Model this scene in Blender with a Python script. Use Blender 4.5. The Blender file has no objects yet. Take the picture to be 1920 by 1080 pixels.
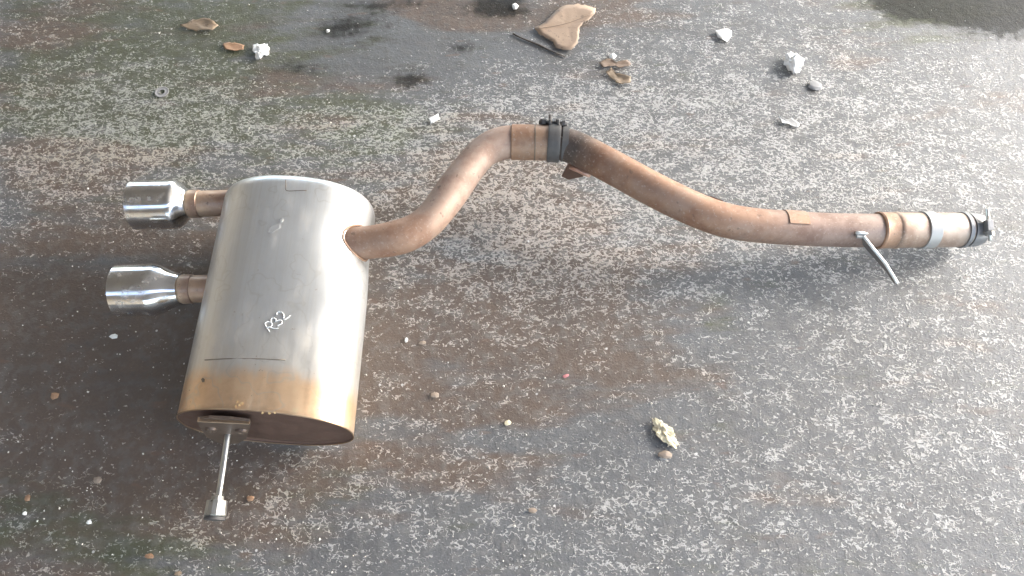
import bpy, bmesh, math, random
from mathutils import Vector, Matrix, noise as mnoise

random.seed(7)
R = math.radians
scene = bpy.context.scene
COL = scene.collection

# ------------------------------------------------------------------ camera
CAM_H = 1.30
PITCH = R(28.0)              # tilt forward from looking straight down
FPX = 1407.0                 # focal length in pixels of a 1920 wide picture
cam_d = bpy.data.cameras.new('camera')
cam_d.sensor_width = 36.0
cam_d.lens = 36.0 * FPX / 1920.0
cam_d.clip_start = 0.02
cam_d.clip_end = 500.0
cam = bpy.data.objects.new('camera', cam_d)
COL.objects.link(cam)
cam.location = (0, 0, CAM_H)
cam.rotation_euler = (PITCH, 0, 0)
scene.camera = cam

# ------------------------------------------------------------------ world, sun, exposure
SUN_EL = R(28.0)
SUN_AZ = R(22.0)             # from +x towards +y
world = bpy.data.worlds.new('World')
scene.world = world
world.use_nodes = True
wt = world.node_tree
wt.nodes.clear()
wo = wt.nodes.new('ShaderNodeOutputWorld')
wb = wt.nodes.new('ShaderNodeBackground')
wh = wt.nodes.new('ShaderNodeHueSaturation')
sky = wt.nodes.new('ShaderNodeTexSky')
sky.sky_type = 'NISHITA'
sky.sun_disc = False
sky.sun_elevation = SUN_EL
sky.sun_rotation = math.pi / 2 - SUN_AZ
sky.air_density = 1.0
sky.dust_density = 1.5
sky.ozone_density = 1.0
wh.inputs['Saturation'].default_value = 0.85
wb.inputs['Strength'].default_value = 0.15
wt.links.new(sky.outputs[0], wh.inputs['Color'])
wt.links.new(wh.outputs[0], wb.inputs['Color'])
wt.links.new(wb.outputs[0], wo.inputs['Surface'])

sun_d = bpy.data.lights.new('sun', 'SUN')
sun_d.energy = 1.1
sun_d.angle = R(19.0)
sun_d.color = (1.0, 0.99, 0.975)
sun = bpy.data.objects.new('sun', sun_d)
COL.objects.link(sun)
sdir = Vector((math.cos(SUN_EL) * math.cos(SUN_AZ), math.cos(SUN_EL) * math.sin(SUN_AZ), math.sin(SUN_EL)))
sun.rotation_euler = sdir.to_track_quat('Z', 'Y').to_euler()
sun.location = sdir * 20

scene.view_settings.view_transform = 'Standard'
scene.view_settings.look = 'None'
scene.view_settings.gamma = 1.0
scene.view_settings.use_curve_mapping = False
scene.view_settings.exposure = 3.18

# ------------------------------------------------------------------ helpers
CP, SP = math.cos(PITCH), math.sin(PITCH)


def ray(px, py):
    u = (px - 960.0) / FPX
    v = (540.0 - py) / FPX
    return Vector((u, v * CP + SP, v * SP - CP))


def at(px, py, z):
    """world point at height z that the photograph shows at (px, py)"""
    d = ray(px, py)
    return Vector((0, 0, CAM_H)) + d * ((z - CAM_H) / d.z)


def tag(o, label=None, cat=None, group=None, kind=None):
    if label: o['label'] = label
    if cat: o['category'] = cat
    if group: o['group'] = group
    if kind: o['kind'] = kind
    return o


def link(name, me, mat=None, parent=None):
    o = bpy.data.objects.new(name, me)
    COL.objects.link(o)
    if mat: me.materials.append(mat)
    if parent: o.parent = parent
    return o


def mesh_of(name, verts, faces, smooth=True, recalc=True):
    me = bpy.data.meshes.new(name)
    me.from_pydata([tuple(v) for v in verts], [], faces)
    if recalc:
        bm = bmesh.new(); bm.from_mesh(me)
        bmesh.ops.recalc_face_normals(bm, faces=bm.faces)
        bm.to_mesh(me); bm.free()
    for p in me.polygons: p.use_smooth = smooth
    me.update()
    return me


def from_bm(name, bm, smooth=True):
    me = bpy.data.meshes.new(name)
    bmesh.ops.recalc_face_normals(bm, faces=bm.faces)
    bm.to_mesh(me); bm.free()
    for p in me.polygons: p.use_smooth = smooth
    return me


def catmull(pts, n=10):
    """pts: list of tuples of any dimension"""
    out = []
    P = [tuple(2 * a - b for a, b in zip(pts[0], pts[1]))] + list(pts) + [tuple(2 * a - b for a, b in zip(pts[-1], pts[-2]))]
    for i in range(1, len(P) - 2):
        p0, p1, p2, p3 = P[i - 1], P[i], P[i + 1], P[i + 2]
        for k in range(n):
            t = k / n
            out.append(tuple(0.5 * (2 * b + (c - a) * t + (2 * a - 5 * b + 4 * c - d) * t * t + (3 * b - a - 3 * c + d) * t ** 3)
                             for a, b, c, d in zip(p0, p1, p2, p3)))
    out.append(tuple(pts[-1]))
    return out


def frames(path):
    n = len(path)
    T = []
    for i in range(n):
        a = path[max(0, i - 1)]; b = path[min(n - 1, i + 1)]
        T.append((b - a).normalized())
    ref = Vector((0, 0, 1))
    if abs(T[0].dot(ref)) > 0.9: ref = Vector((0, 1, 0))
    N = (ref - T[0] * ref.dot(T[0])).normalized()
    fr = []
    for i in range(n):
        if i:
            q = T[i - 1].rotation_difference(T[i])
            N = q @ N
            N = (N - T[i] * N.dot(T[i])).normalized()
        fr.append((T[i], N.copy(), T[i].cross(N).normalized()))
    return fr


def tube_mesh(name, path, radius, seg=32, caps=True, squash=1.0, wob=0.0):
    """tube along path (Vectors); radius number or list; stores 0..1 length as attribute 'along'"""
    path = [Vector(p) for p in path]
    rad = radius if isinstance(radius, (list, tuple)) else [radius] * len(path)
    fr = frames(path)
    V, F, A = [], [], []
    L = [0.0]
    for i in range(1, len(path)): L.append(L[-1] + (path[i] - path[i - 1]).length)
    for i, p in enumerate(path):
        T, N, B = fr[i]
        for k in range(seg):
            a = 2 * math.pi * k / seg
            q = N * (math.cos(a) * squash) + B * math.sin(a)
            r = rad[i]
            if wob: r *= 1 + wob * mnoise.noise((p + q * rad[i]) * 18.0)
            V.append(p + q * r); A.append(L[i] / max(L[-1], 1e-9))
    for i in range(len(path) - 1):
        for k in range(seg):
            F.append((i * seg + k, i * seg + (k + 1) % seg, (i + 1) * seg + (k + 1) % seg, (i + 1) * seg + k))
    if caps:
        F.append(tuple(range(seg))[::-1]); F.append(tuple((len(path) - 1) * seg + k for k in range(seg)))
    me = mesh_of(name, V, F)
    at_ = me.attributes.new('along', 'FLOAT', 'POINT')
    at_.data.foreach_set('value', A)
    if caps:
        for p in me.polygons:
            if len(p.vertices) > 4: p.use_smooth = False
    return me


def lathe_mesh(name, o, axis, profile, seg=48, closed=True):
    """profile: list of (s along axis, radius); revolved about axis through o"""
    axis = axis.normalized()
    ref = Vector((0, 0, 1)) if abs(axis.z) < 0.9 else Vector((0, 1, 0))
    N = (ref - axis * ref.dot(axis)).normalized(); B = axis.cross(N)
    V, F, A = [], [], []
    s0 = min(s for s, r in profile); s1 = max(s for s, r in profile)
    for s, r in profile:
        for k in range(seg):
            a = 2 * math.pi * k / seg
            V.append(o + axis * s + (N * math.cos(a) + B * math.sin(a)) * r)
            A.append((s - s0) / (s1 - s0 + 1e-9))
    m = len(profile)
    for i in range(m if closed else m - 1):
        j = (i + 1) % m
        for k in range(seg):
            F.append((i * seg + k, i * seg + (k + 1) % seg, j * seg + (k + 1) % seg, j * seg + k))
    me = mesh_of(name, V, F)
    a_ = me.attributes.new('along', 'FLOAT', 'POINT'); a_.data.foreach_set('value', A)
    me.set_sharp_from_angle(angle=R(38))
    return me


def box_bm(bm, c, ax, ay, az, sx, sy, sz):
    vs = []
    for dx in (-1, 1):
        for dy in (-1, 1):
            for dz in (-1, 1):
                vs.append(bm.verts.new(c + ax * (dx * sx / 2) + ay * (dy * sy / 2) + az * (dz * sz / 2)))
    for f in ((0, 1, 3, 2), (4, 6, 7, 5), (0, 4, 5, 1), (2, 3, 7, 6), (0, 2, 6, 4), (1, 5, 7, 3)):
        bm.faces.new([vs[i] for i in f])
    return vs


def bevel_all(bm, w, seg=2):
    bmesh.ops.bevel(bm, geom=list(bm.edges), offset=w, segments=seg, affect='EDGES', profile=0.5)


# ------------------------------------------------------------------ node helpers
class NT:
    def __init__(self, name):
        self.m = bpy.data.materials.new(name)
        self.m.use_nodes = True
        self.t = self.m.node_tree
        self.t.nodes.clear()
        self.out = self.t.nodes.new('ShaderNodeOutputMaterial')
        self.b = self.t.nodes.new('ShaderNodeBsdfPrincipled')
        self.t.links.new(self.b.outputs[0], self.out.inputs['Surface'])

    def put(self, sock, v):
        if isinstance(v, bpy.types.NodeSocket): self.t.links.new(v, sock)
        elif isinstance(v, (tuple, list)) and len(v) == 3 and sock.type == 'RGBA': sock.default_value = (*v, 1)
        else: sock.default_value = v

    def set(self, **kw):
        for k, v in kw.items(): self.put(self.b.inputs[k.replace('_', ' ')], v)
        return self

    def geo(self): return self.t.nodes.new('ShaderNodeNewGeometry').outputs['Position']

    def attr(self, name, out='Fac'):
        n = self.t.nodes.new('ShaderNodeAttribute'); n.attribute_name = name
        return n.outputs[out]

    def scale(self, v, s, loc=(0, 0, 0), rot=(0, 0, 0)):
        n = self.t.nodes.new('ShaderNodeMapping')
        self.put(n.inputs['Vector'], v); n.inputs['Scale'].default_value = s
        n.inputs['Location'].default_value = loc; n.inputs['Rotation'].default_value = rot
        return n.outputs[0]

    def noise(self, v, s, detail=2.0, rough=0.5, dist=0.0, out=0):
        n = self.t.nodes.new('ShaderNodeTexNoise')
        self.put(n.inputs['Vector'], v)
        self.put(n.inputs['Scale'], s)
        n.inputs['Detail'].default_value = detail; n.inputs['Roughness'].default_value = rough
        n.inputs['Distortion'].default_value = dist
        return n.outputs[out]

    def voro(self, v, s, out='Distance', feat='F1', rnd=1.0):
        n = self.t.nodes.new('ShaderNodeTexVoronoi'); n.feature = feat
        self.put(n.inputs['Vector'], v); n.inputs['Scale'].default_value = s
        n.inputs['Randomness'].default_value = rnd
        return n.outputs[out]

    def math(self, op, a, b=0.0, c=0.0):
        n = self.t.nodes.new('ShaderNodeMath'); n.operation = op
        self.put(n.inputs[0], a); self.put(n.inputs[1], b); self.put(n.inputs[2], c)
        return n.outputs[0]

    def step(self, v, lo, hi, o0=0.0, o1=1.0):
        n = self.t.nodes.new('ShaderNodeMapRange'); n.interpolation_type = 'SMOOTHSTEP'
        self.put(n.inputs['Value'], v); self.put(n.inputs['From Min'], lo); self.put(n.inputs['From Max'], hi)
        self.put(n.inputs['To Min'], o0); self.put(n.inputs['To Max'], o1)
        return n.outputs['Result']

    def mix(self, f, a, b, mode='MIX'):
        n = self.t.nodes.new('ShaderNodeMix'); n.data_type = 'RGBA'; n.blend_type = mode
        self.put(n.inputs[0], f); self.put(n.inputs[6], a); self.put(n.inputs[7], b)
        return n.outputs[2]

    def ramp(self, f, stops):
        n = self.t.nodes.new('ShaderNodeValToRGB'); self.put(n.inputs[0], f)
        e = n.color_ramp.elements
        while len(e) < len(stops): e.new(0.5)
        for i, (p, c) in enumerate(stops): e[i].position = p; e[i].color = (*c, 1)
        return n.outputs[0]

    def bump(self, h, strength=0.3, dist=0.002):
        n = self.t.nodes.new('ShaderNodeBump')
        n.inputs['Strength'].default_value = strength; n.inputs['Distance'].default_value = dist
        self.put(n.inputs['Height'], h)
        self.t.links.new(n.outputs[0], self.b.inputs['Normal'])


def simple(name, col, rough=0.6, metal=0.0, var=0.25, scale=120.0, bump=0.2, bd=0.001):
    n = NT(name); p = n.geo()
    f = n.noise(p, scale, 3.0, 0.6)
    c = n.mix(f, tuple(x * (1 - var) for x in col), tuple(min(1, x * (1 + var)) for x in col))
    n.set(Base_Color=c, Roughness=n.step(f, 0.3, 0.7, rough - 0.08, min(1, rough + 0.08)), Metallic=metal)
    n.bump(n.noise(p, scale * 2.5, 3.0), bump, bd)
    return n.m


# ------------------------------------------------------------------ unseen shelter, added to shade the left part
def corrugated(name, o, ux, uy, w, d, pitch=0.16, amp=0.02, thick=0.006):
    V, F = [], []
    n = int(w / pitch * 6)
    for j in range(2):
        for top in (0, 1):
            for i in range(n + 1):
                x = w * i / n
                z = amp * math.sin(2 * math.pi * x / pitch) + top * thick
                V.append(o + ux * x + uy * (d * j) + Vector((0, 0, z)))
    m = n + 1
    for i in range(n):
        F.append((i, i + 1, 2 * m + i + 1, 2 * m + i))
        F.append((m + i, 3 * m + i, 3 * m + i + 1, m + i + 1))
        F.append((i, m + i, m + i + 1, i + 1))
        F.append((2 * m + i, 2 * m + i + 1, 3 * m + i + 1, 3 * m + i))
    return mesh_of(name, V, F)


SHADE_ROOF_Z = 2.6
SHADE_ROOF_EDGE = 5.45
ca, sa = math.cos(R(8)), math.sin(R(8))
en = Vector((ca, sa, 0)); et = Vector((-sa, ca, 0))
shade_roof_mat = simple('shade_roof_sheet', (0.52, 0.51, 0.50), 0.55, 0.0, 0.10, 3.0, 0.1)
shade_wall_mat = simple('shade_wall_render', (0.28, 0.26, 0.23), 0.8, 0.0, 0.2, 4.0, 0.3)
# two bays of sheeting; open slot shaped to put bright sky in the tips
for e0_, e1_ in ((-8.0, -1.75), (-0.85, 8.0)):
    rf = link('shade_roof', corrugated('shade_roof', en * SHADE_ROOF_EDGE + et * e0_ + Vector((0, 0, SHADE_ROOF_Z)), et, -en, e1_ - e0_, 9.5), shade_roof_mat)
    tag(rf, kind='structure')
bm = bmesh.new()
box_bm(bm, en * (SHADE_ROOF_EDGE - 9.4) + Vector((0, 0, 1.28)), en, et, Vector((0, 0, 1)), 0.15, 16.0, 2.56)
shade_back_wall = link('shade_wall', from_bm('shade_wall', bm, False), shade_wall_mat)  # unseen, added to block sky light on the left
tag(shade_back_wall, kind='structure')

# ------------------------------------------------------------------ ground
def gauss(x, y, cx, cy, sx, sy):
    return math.exp(-((x - cx) / sx) ** 2 - ((y - cy) / sy) ** 2)


# (px, py, size x, size y in photo pixels, amount): how much of the pale paint is left
DENS = [(1450, 330, 480, 190, 0.34), (1780, 330, 260, 260, 0.05), (1500, 120, 420, 120, 0.10), (300, 230, 360, 120, 0.36),
        (120, 330, 220, 90, 0.22), (850, 340, 200, 110, 0.33), (1000, 480, 320, 130, 0.30), (1100, 200, 250, 60, 0.25),
        (700, 230, 160, 40, 0.25), (700, 40, 330, 90, -0.32), (620, 130, 160, 90, -0.25), (200, 50, 200, 60, -0.05),
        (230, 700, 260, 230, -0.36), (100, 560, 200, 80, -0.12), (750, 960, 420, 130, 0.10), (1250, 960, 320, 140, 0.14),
        (560, 890, 120, 60, 0.10), (1780, 800, 260, 300, 0.22), (1480, 700, 260, 130, 0.06), (1300, 620, 200, 70, -0.08),
        (900, 690, 220, 60, -0.02), (1150, 760, 180, 90, -0.14), (300, 1000, 300, 70, 0.06), (1850, 20, 200, 60, -0.5), (780, 640, 90, 150, -0.06)]
# tint patches: brown film and olive film
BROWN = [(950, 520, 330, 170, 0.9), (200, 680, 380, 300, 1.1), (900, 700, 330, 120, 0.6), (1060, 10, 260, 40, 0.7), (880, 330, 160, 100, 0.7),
         (80, 40, 140, 60, 0.7), (120, 310, 130, 40, 0.7), (450, 160, 160, 20, 0.4), (800, 900, 260, 60, 0.5), (850, 30, 100, 40, 0.5), (330, 900, 200, 120, 0.4)]
OLIVE = [(250, 180, 330, 150, 1.0), (720, 240, 150, 60, 0.6), (1350, 590, 60, 40, 0.4), (180, 980, 300, 100, 0.9), (330, 30, 250, 50, 0.5), (640, 880, 140, 60, 0.5), (1740, 15, 130, 50, 0.8)]
DARK = [(740, 75, 270, 80, 0.30), (130, 60, 220, 80, 0.28), (230, 690, 260, 170, 0.22), (1060, 10, 230, 30, 0.25), (770, 152, 38, 16, 0.9), (640, 55, 42, 22, 0.75), (560, 130, 50, 16, 0.6), (935, 12, 48, 20, 1.2), (865, 88, 22, 10, 0.5), (740, 6, 110, 10, 0.6),  # stains and damp zones, plus painted shade left of the muffler
        (1820, 0, 150, 42, 1.7), (1900, 10, 110, 55, 1.4), (1700, 5, 70, 28, 0.9), (1510, 165, 22, 8, 0.3), (1395, 40, 60, 10, 0.3), (1350, 520, 180, 36, 0.25), (890, 440, 70, 40, 0.3),  # includes painted shade: far right corner, soft shadow of the pipe
        (700, 30, 50, 20, 0.25), (1060, 335, 60, 8, 0.3)]  # last entry paints the clamp's shadow


def field(lst, px, py):
    return sum(a * gauss(px, py, cx, cy, sx, sy) for cx, cy, sx, sy, a in lst)


def to_px(p):
    q = p - Vector((0, 0, CAM_H))
    w = q.y * SP - q.z * CP
    if w < 0.2: return (-9e3, -9e3)
    return (960 + FPX * q.x / w, 540 - FPX * (q.y * CP + q.z * SP) / w)


def axis_coords(lo, hi, stepv, far):
    c = [lo + i * stepv for i in range(int(round((hi - lo) / stepv)) + 1)]
    d = stepv
    while c[-1] < far: d *= 1.5; c.append(c[-1] + d)
    d = stepv
    while c[0] > -far: d *= 1.5; c.insert(0, c[0] - d)
    return c


gx = axis_coords(-1.5, 1.5, 0.02, 60); gy = axis_coords(0.0, 1.8, 0.02, 60)
V, F, A1, A2, A3, A4 = [], [], [], [], [], []
for y in gy:
    for x in gx:
        z = 0.0
        if abs(x) < 3 and -1 < y < 3: z = 0.0016 * mnoise.noise((x * 2.2, y * 2.2, 0.3)) - 0.0016
        V.append((x, y, z))
        px, py = to_px(Vector((x, y, 0)))
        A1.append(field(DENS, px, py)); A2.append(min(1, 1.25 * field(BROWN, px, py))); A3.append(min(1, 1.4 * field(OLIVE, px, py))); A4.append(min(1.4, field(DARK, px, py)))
nx = len(gx)
for j in range(len(gy) - 1):
    for i in range(nx - 1):
        F.append((j * nx + i, j * nx + i + 1, (j + 1) * nx + i + 1, (j + 1) * nx + i))
gme = mesh_of('ground', V, F, True, False)
for nm, A in (('paint_left', A1), ('brown_film', A2), ('olive_film', A3), ('stain_shade', A4)):
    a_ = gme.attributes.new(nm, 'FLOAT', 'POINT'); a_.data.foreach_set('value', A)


def ground_material():
    n = NT('worn_painted_concrete')
    p = n.geo()
    dens = n.attr('paint_left'); br = n.attr('brown_film'); ol = n.attr('olive_film'); st = n.attr('stain_shade')
    streak = n.noise(n.scale(p, (3.0, 11.0, 1.0)), 1.0, 4.0, 0.6)
    streak2 = n.noise(n.scale(p, (7.0, 26.0, 1.0), (3, 8, 0)), 1.0, 3.0, 0.6)
    cloud = n.noise(p, 9.0, 4.0, 0.6)
    fine = n.noise(p, 260.0, 4.0, 0.65)
    mid = n.noise(p, 45.0, 4.0, 0.6)
    # bare slab
    grey = n.mix(fine, (0.078, 0.079, 0.080), (0.162, 0.164, 0.166))
    brown = n.mix(fine, (0.082, 0.056, 0.041), (0.160, 0.117, 0.088))
    olive = n.mix(fine, (0.055, 0.059, 0.033), (0.110, 0.116, 0.068))
    fb = n.step(n.math('ADD', n.math('MULTIPLY', br, 0.75), n.math('MULTIPLY', n.math('SUBTRACT', streak, 0.5), 2.5)), 0.12, 0.62)
    fo = n.step(n.math('ADD', n.math('MULTIPLY', ol, 0.75), n.math('MULTIPLY', n.math('SUBTRACT', streak2, 0.5), 1.9)), 0.15, 0.7)
    c = n.mix(fo, grey, olive)
    c = n.mix(n.math('MULTIPLY', fb, 0.95), c, brown)
    c = n.mix(n.step(cloud, 0.35, 0.7, 0.0, 0.30), c, (0.06, 0.055, 0.05))
    c = n.mix(n.step(mid, 0.45, 0.70, 0.0, 0.40), c, (0.19, 0.178, 0.165))
    # rust-red spots
    rs = n.step(n.noise(n.scale(p, (12.0, 34.0, 1.0), (1, 2, 0)), 1.0, 2.0, 0.5), 0.66, 0.74)
    c = n.mix(n.math('MULTIPLY', rs, 0.35), c, (0.18, 0.105, 0.07))
    # worn paint flakes
    warp = n.t.nodes.new('ShaderNodeVectorMath'); warp.operation = 'MULTIPLY_ADD'
    wn = n.noise(p, 60.0, 2.0, 0.5, 0.0, 1)
    n.put(warp.inputs[0], wn); warp.inputs[1].default_value = (0.012, 0.009, 0.0); n.put(warp.inputs[2], p)
    wp = n.scale(warp.outputs[0], (0.72, 1.0, 1.0))
    f1 = n.noise(wp, 160.0, 2.5, 0.58)
    f2 = n.noise(n.scale(wp, (1, 1, 1), (4.1, 2.7, 0)), 116.0, 2.0, 0.5)
    ridge = n.math('SUBTRACT', 1.0, n.math('MULTIPLY', n.math('ABSOLUTE', n.math('SUBTRACT', f2, 0.5)), 9.0))
    clump = n.noise(n.scale(p, (16.0, 27.0, 1.0)), 1.0, 5.0, 0.68)
    d = n.math('ADD', n.math('ADD', n.math('MULTIPLY', dens, 0.74), 0.31), n.math('MULTIPLY', n.math('SUBTRACT', clump, 0.5), 1.45))
    d = n.math('MINIMUM', n.math('MAXIMUM', d, 0.0), 0.85)
    th = n.step(d, 0.0, 1.0, 0.68, 0.49)
    m1 = n.step(f1, th, n.math('ADD', th, 0.05))
    f3 = n.noise(n.scale(wp, (1, 1, 1), (9.3, 1.7, 0)), 95.0, 2.0, 0.55)
    thr = n.math('SUBTRACT', 0.95, n.math('MULTIPLY', d, 0.80))
    m2 = n.math('MULTIPLY', n.step(ridge, thr, n.math('ADD', thr, 0.30)), n.step(f3, n.step(d, 0.0, 0.7, 0.60, 0.40), n.step(d, 0.0, 0.7, 0.66, 0.46)))
    f4 = n.noise(n.scale(wp, (1, 1, 1), (2.3, 7.7, 0)), 90.0, 3.0, 0.6)
    th4 = n.step(d, 0.0, 1.0, 0.735, 0.55)
    m3 = n.step(f4, th4, n.math('ADD', th4, 0.04))
    m = n.math('MAXIMUM', n.math('MAXIMUM', m1, n.math('MULTIPLY', m2, 0.9)), m3)
    # broad rubbed film of paint where much is left
    film = n.math('MULTIPLY', n.step(d, 0.25, 0.8), n.step(mid, 0.36, 0.62, 0.05, 0.42))
    c = n.mix(film, c, (0.21, 0.207, 0.20))
    fl = n.mix(n.noise(p, 30.0, 3.0, 0.6), (0.25, 0.24, 0.222), (0.50, 0.49, 0.47))
    fl = n.mix(n.math('MULTIPLY', fo, 0.5), fl, (0.36, 0.37, 0.28))
    fl = n.mix(n.math('MULTIPLY', fb, 0.45), fl, (0.46, 0.36, 0.28))
    c = n.mix(n.math('MULTIPLY', m, 0.92), c, fl)
    # bright grit specks
    v = n.voro(p, 55.0, 'Distance'); vc = n.voro(p, 55.0, 'Color')
    sp = n.math('MULTIPLY', n.step(v, 0.16, 0.09), n.step(vc, 0.86, 0.88))
    c = n.mix(n.math('MULTIPLY', sp, 0.8), c, (0.62, 0.60, 0.57))
    # stains, with painted shadows in the same mask
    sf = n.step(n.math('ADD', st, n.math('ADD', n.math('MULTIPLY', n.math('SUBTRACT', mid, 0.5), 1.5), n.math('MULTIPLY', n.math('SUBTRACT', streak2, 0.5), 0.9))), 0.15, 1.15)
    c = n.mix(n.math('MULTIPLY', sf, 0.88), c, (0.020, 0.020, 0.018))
    rough = n.step(fine, 0.25, 0.75, 0.52, 0.70)
    n.set(Base_Color=c, Roughness=rough, Specular_IOR_Level=n.step(sf, 0.0, 0.8, 0.45, 0.08))
    h = n.math('ADD', n.math('MULTIPLY', m, 0.6), n.math('ADD', n.math('MULTIPLY', fine, 0.5), n.math('MULTIPLY', mid, 0.7)))
    n.bump(h, 0.8, 0.0028)
    return n.m


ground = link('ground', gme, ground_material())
tag(ground, kind='structure')

# ------------------------------------------------------------------ metals
def steel_body():
    n = NT('muffler_steel')
    p = n.geo()
    tc = n.t.nodes.new('ShaderNodeAttribute'); tc.attribute_name = 'along'
    s = tc.outputs['Fac']                       # 0 at the near end, 1 at the far end
    br = n.noise(n.scale(p, (160.0, 4.0, 160.0)), 1.0, 3.0, 0.6)
    cl = n.noise(p, 11.0, 4.0, 0.6)
    c = n.mix(cl, (0.57, 0.57, 0.56), (0.69, 0.70, 0.71))
    c = n.mix(n.step(br, 0.4, 0.7, 0, 0.25), c, (0.48, 0.45, 0.40))
    # straw heat tint along the near end, uneven border
    drip = n.noise(n.scale(p, (55.0, 6.0, 55.0)), 1.0, 4.0, 0.6)
    e = n.math('ADD', s, n.math('ADD', n.math('MULTIPLY', n.math('SUBTRACT', n.noise(p, 18.0, 4.0, 0.65), 0.5), 0.09), n.math('MULTIPLY', n.math('SUBTRACT', drip, 0.5), 0.07)))
    tint = n.ramp(n.noise(p, 22.0, 5.0, 0.7), [(0.28, (0.52, 0.31, 0.17)), (0.45, (0.70, 0.44, 0.25)), (0.58, (0.76, 0.50, 0.30)), (0.74, (0.72, 0.58, 0.36))])
    c = n.mix(n.step(e, 0.10, 0.185, 0.92, 0.0), c, tint)
    c = n.mix(n.math('MULTIPLY', n.step(e, 0.16, 0.42, 1.0, 0.0), 0.25), c, (0.60, 0.50, 0.36))
    # brown bloom right at the rim and small rust specks
    c = n.mix(n.step(n.math('ADD', s, n.math('MULTIPLY', n.noise(p, 45.0, 3.0), 0.05)), 0.030, 0.045, 0.35, 0.0), c, (0.34, 0.23, 0.15))
    spk = n.step(n.noise(p, 120.0, 2.0, 0.6), 0.70, 0.76, 0.0, 0.7)
    c = n.mix(n.math('MULTIPLY', spk, n.step(s, 0.1, 0.6, 1.0, 0.35)), c, (0.26, 0.17, 0.11))
    # water marks
    wm = n.noise(p, 8.0, 3.0, 0.6)
    ring = n.step(n.math('ABSOLUTE', n.math('SUBTRACT', wm, 0.52)), 0.012, 0.0, 0.0, 0.35)
    c = n.mix(ring, c, (0.46, 0.44, 0.40))
    # dirt film
    dirt = n.step(n.noise(n.scale(p, (30, 9, 30)), 1.0, 4.0, 0.65), 0.50, 0.78, 0.0, 0.45)
    c = n.mix(dirt, c, (0.42, 0.37, 0.30))
    r = n.math('ADD', n.step(br, 0.2, 0.8, 0.30, 0.42), n.math('MULTIPLY', dirt, 0.3))
    n.set(Base_Color=c, Metallic=n.math('SUBTRACT', 0.76, n.math('MULTIPLY', dirt, 0.5)), Roughness=r)
    n.bump(n.math('ADD', n.math('MULTIPLY', cl, 1.0), n.math('MULTIPLY', br, 0.05)), 0.12, 0.004)
    return n.m


def pipe_metal(name, stops, rough=0.42, metal=0.68):
    n = NT(name); p = n.geo()
    s = n.attr('along')
    base = n.mix(1.0, n.ramp(s, stops), (0.70, 0.60, 0.53), 'MULTIPLY')
    cl = n.noise(p, 24.0, 5.0, 0.65)
    big = n.noise(n.scale(p, (1, 1, 1), (5, 1, 2)), 9.0, 4.0, 0.65)
    fine = n.noise(p, 190.0, 3.0, 0.6)
    c = n.mix(n.step(cl, 0.38, 0.66, 0.0, 0.7), base, n.mix(1.0, base, (0.62, 0.50, 0.44), 'MULTIPLY'))
    c = n.mix(n.step(big, 0.46, 0.68, 0.0, 0.35), c, (0.31, 0.25, 0.21))
    c = n.mix(n.step(fine, 0.55, 0.72, 0.0, 0.4), c, (0.40, 0.34, 0.29))
    c = n.mix(n.step(n.noise(p, 75.0, 3.0, 0.6), 0.64, 0.70, 0.0, 0.6), c, (0.12, 0.08, 0.06))
    n.set(Base_Color=c, Metallic=n.step(cl, 0.3, 0.8, metal - 0.25, metal - 0.5), Roughness=n.step(cl, 0.3, 0.75, rough - 0.05, rough + 0.14))
    n.bump(n.math('ADD', cl, n.math('MULTIPLY', fine, 0.4)), 0.12, 0.002)
    return n.m


M_body = steel_body()
M_cap = simple('rusty_cap_steel', (0.120, 0.072, 0.054), 0.6, 0.35, 0.35, 40.0, 0.4)
M_rim = simple('rim_steel', (0.30, 0.21, 0.14), 0.4, 0.8, 0.3, 60.0, 0.2)
M_pipeA = pipe_metal('inlet_pipe_steel', [(0.0, (0.40, 0.30, 0.24)), (0.25, (0.46, 0.33, 0.25)), (0.50, (0.52, 0.43, 0.38)), (0.85, (0.54, 0.45, 0.40)), (1.0, (0.44, 0.34, 0.28))], 0.64)
M_pipeB = pipe_metal('link_pipe_steel', [(0.0, (0.13, 0.12, 0.12)), (0.085, (0.12, 0.11, 0.105)), (0.17, (0.36, 0.24, 0.17)), (0.42, (0.44, 0.30, 0.22)), (0.60, (0.44, 0.32, 0.25)), (0.78, (0.38, 0.31, 0.285)), (1.0, (0.36, 0.32, 0.305))], 0.58)
M_sleeve = pipe_metal('sleeve_steel', [(0.0, (0.38, 0.32, 0.27)), (1.0, (0.42, 0.40, 0.38))], 0.55)
M_tanpipe = pipe_metal('joint_steel', [(0.0, (0.46, 0.33, 0.24)), (1.0, (0.40, 0.31, 0.24))], 0.55)
M_soot = simple('sooty_clamp_steel', (0.085, 0.08, 0.077), 0.65, 0.2, 0.4, 60.0, 0.3)
M_line = simple('dark_seam_steel', (0.16, 0.13, 0.10), 0.6, 0.4, 0.3)  # dark tone for seam lines, groove and rust spot
M_zinc = simple('zinc_steel', (0.52, 0.52, 0.50), 0.35, 0.9, 0.2, 60.0, 0.15)
M_pale = simple('pale_band', (0.34, 0.335, 0.325), 0.45, 0.3, 0.12, 40.0, 0.15)
M_bright = simple('edge_highlight_steel', (0.78, 0.78, 0.76), 0.5, 0.3, 0.1, 60.0, 0.1)  # pale tone standing in for light caught on the strip edge
M_strip = simple('dull_strip_steel', (0.22, 0.21, 0.20), 0.5, 0.6, 0.25, 60.0, 0.2)
M_dull = simple('dull_clamp_steel', (0.20, 0.20, 0.205), 0.5, 0.5, 0.3, 60.0, 0.3)
M_copper = simple('pinkish_rod_steel', (0.52, 0.33, 0.26), 0.4, 0.7, 0.2)
M_white = simple('white_marker', (0.66, 0.66, 0.64), 0.6, 0.0, 0.05, 200.0, 0.05)
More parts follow.
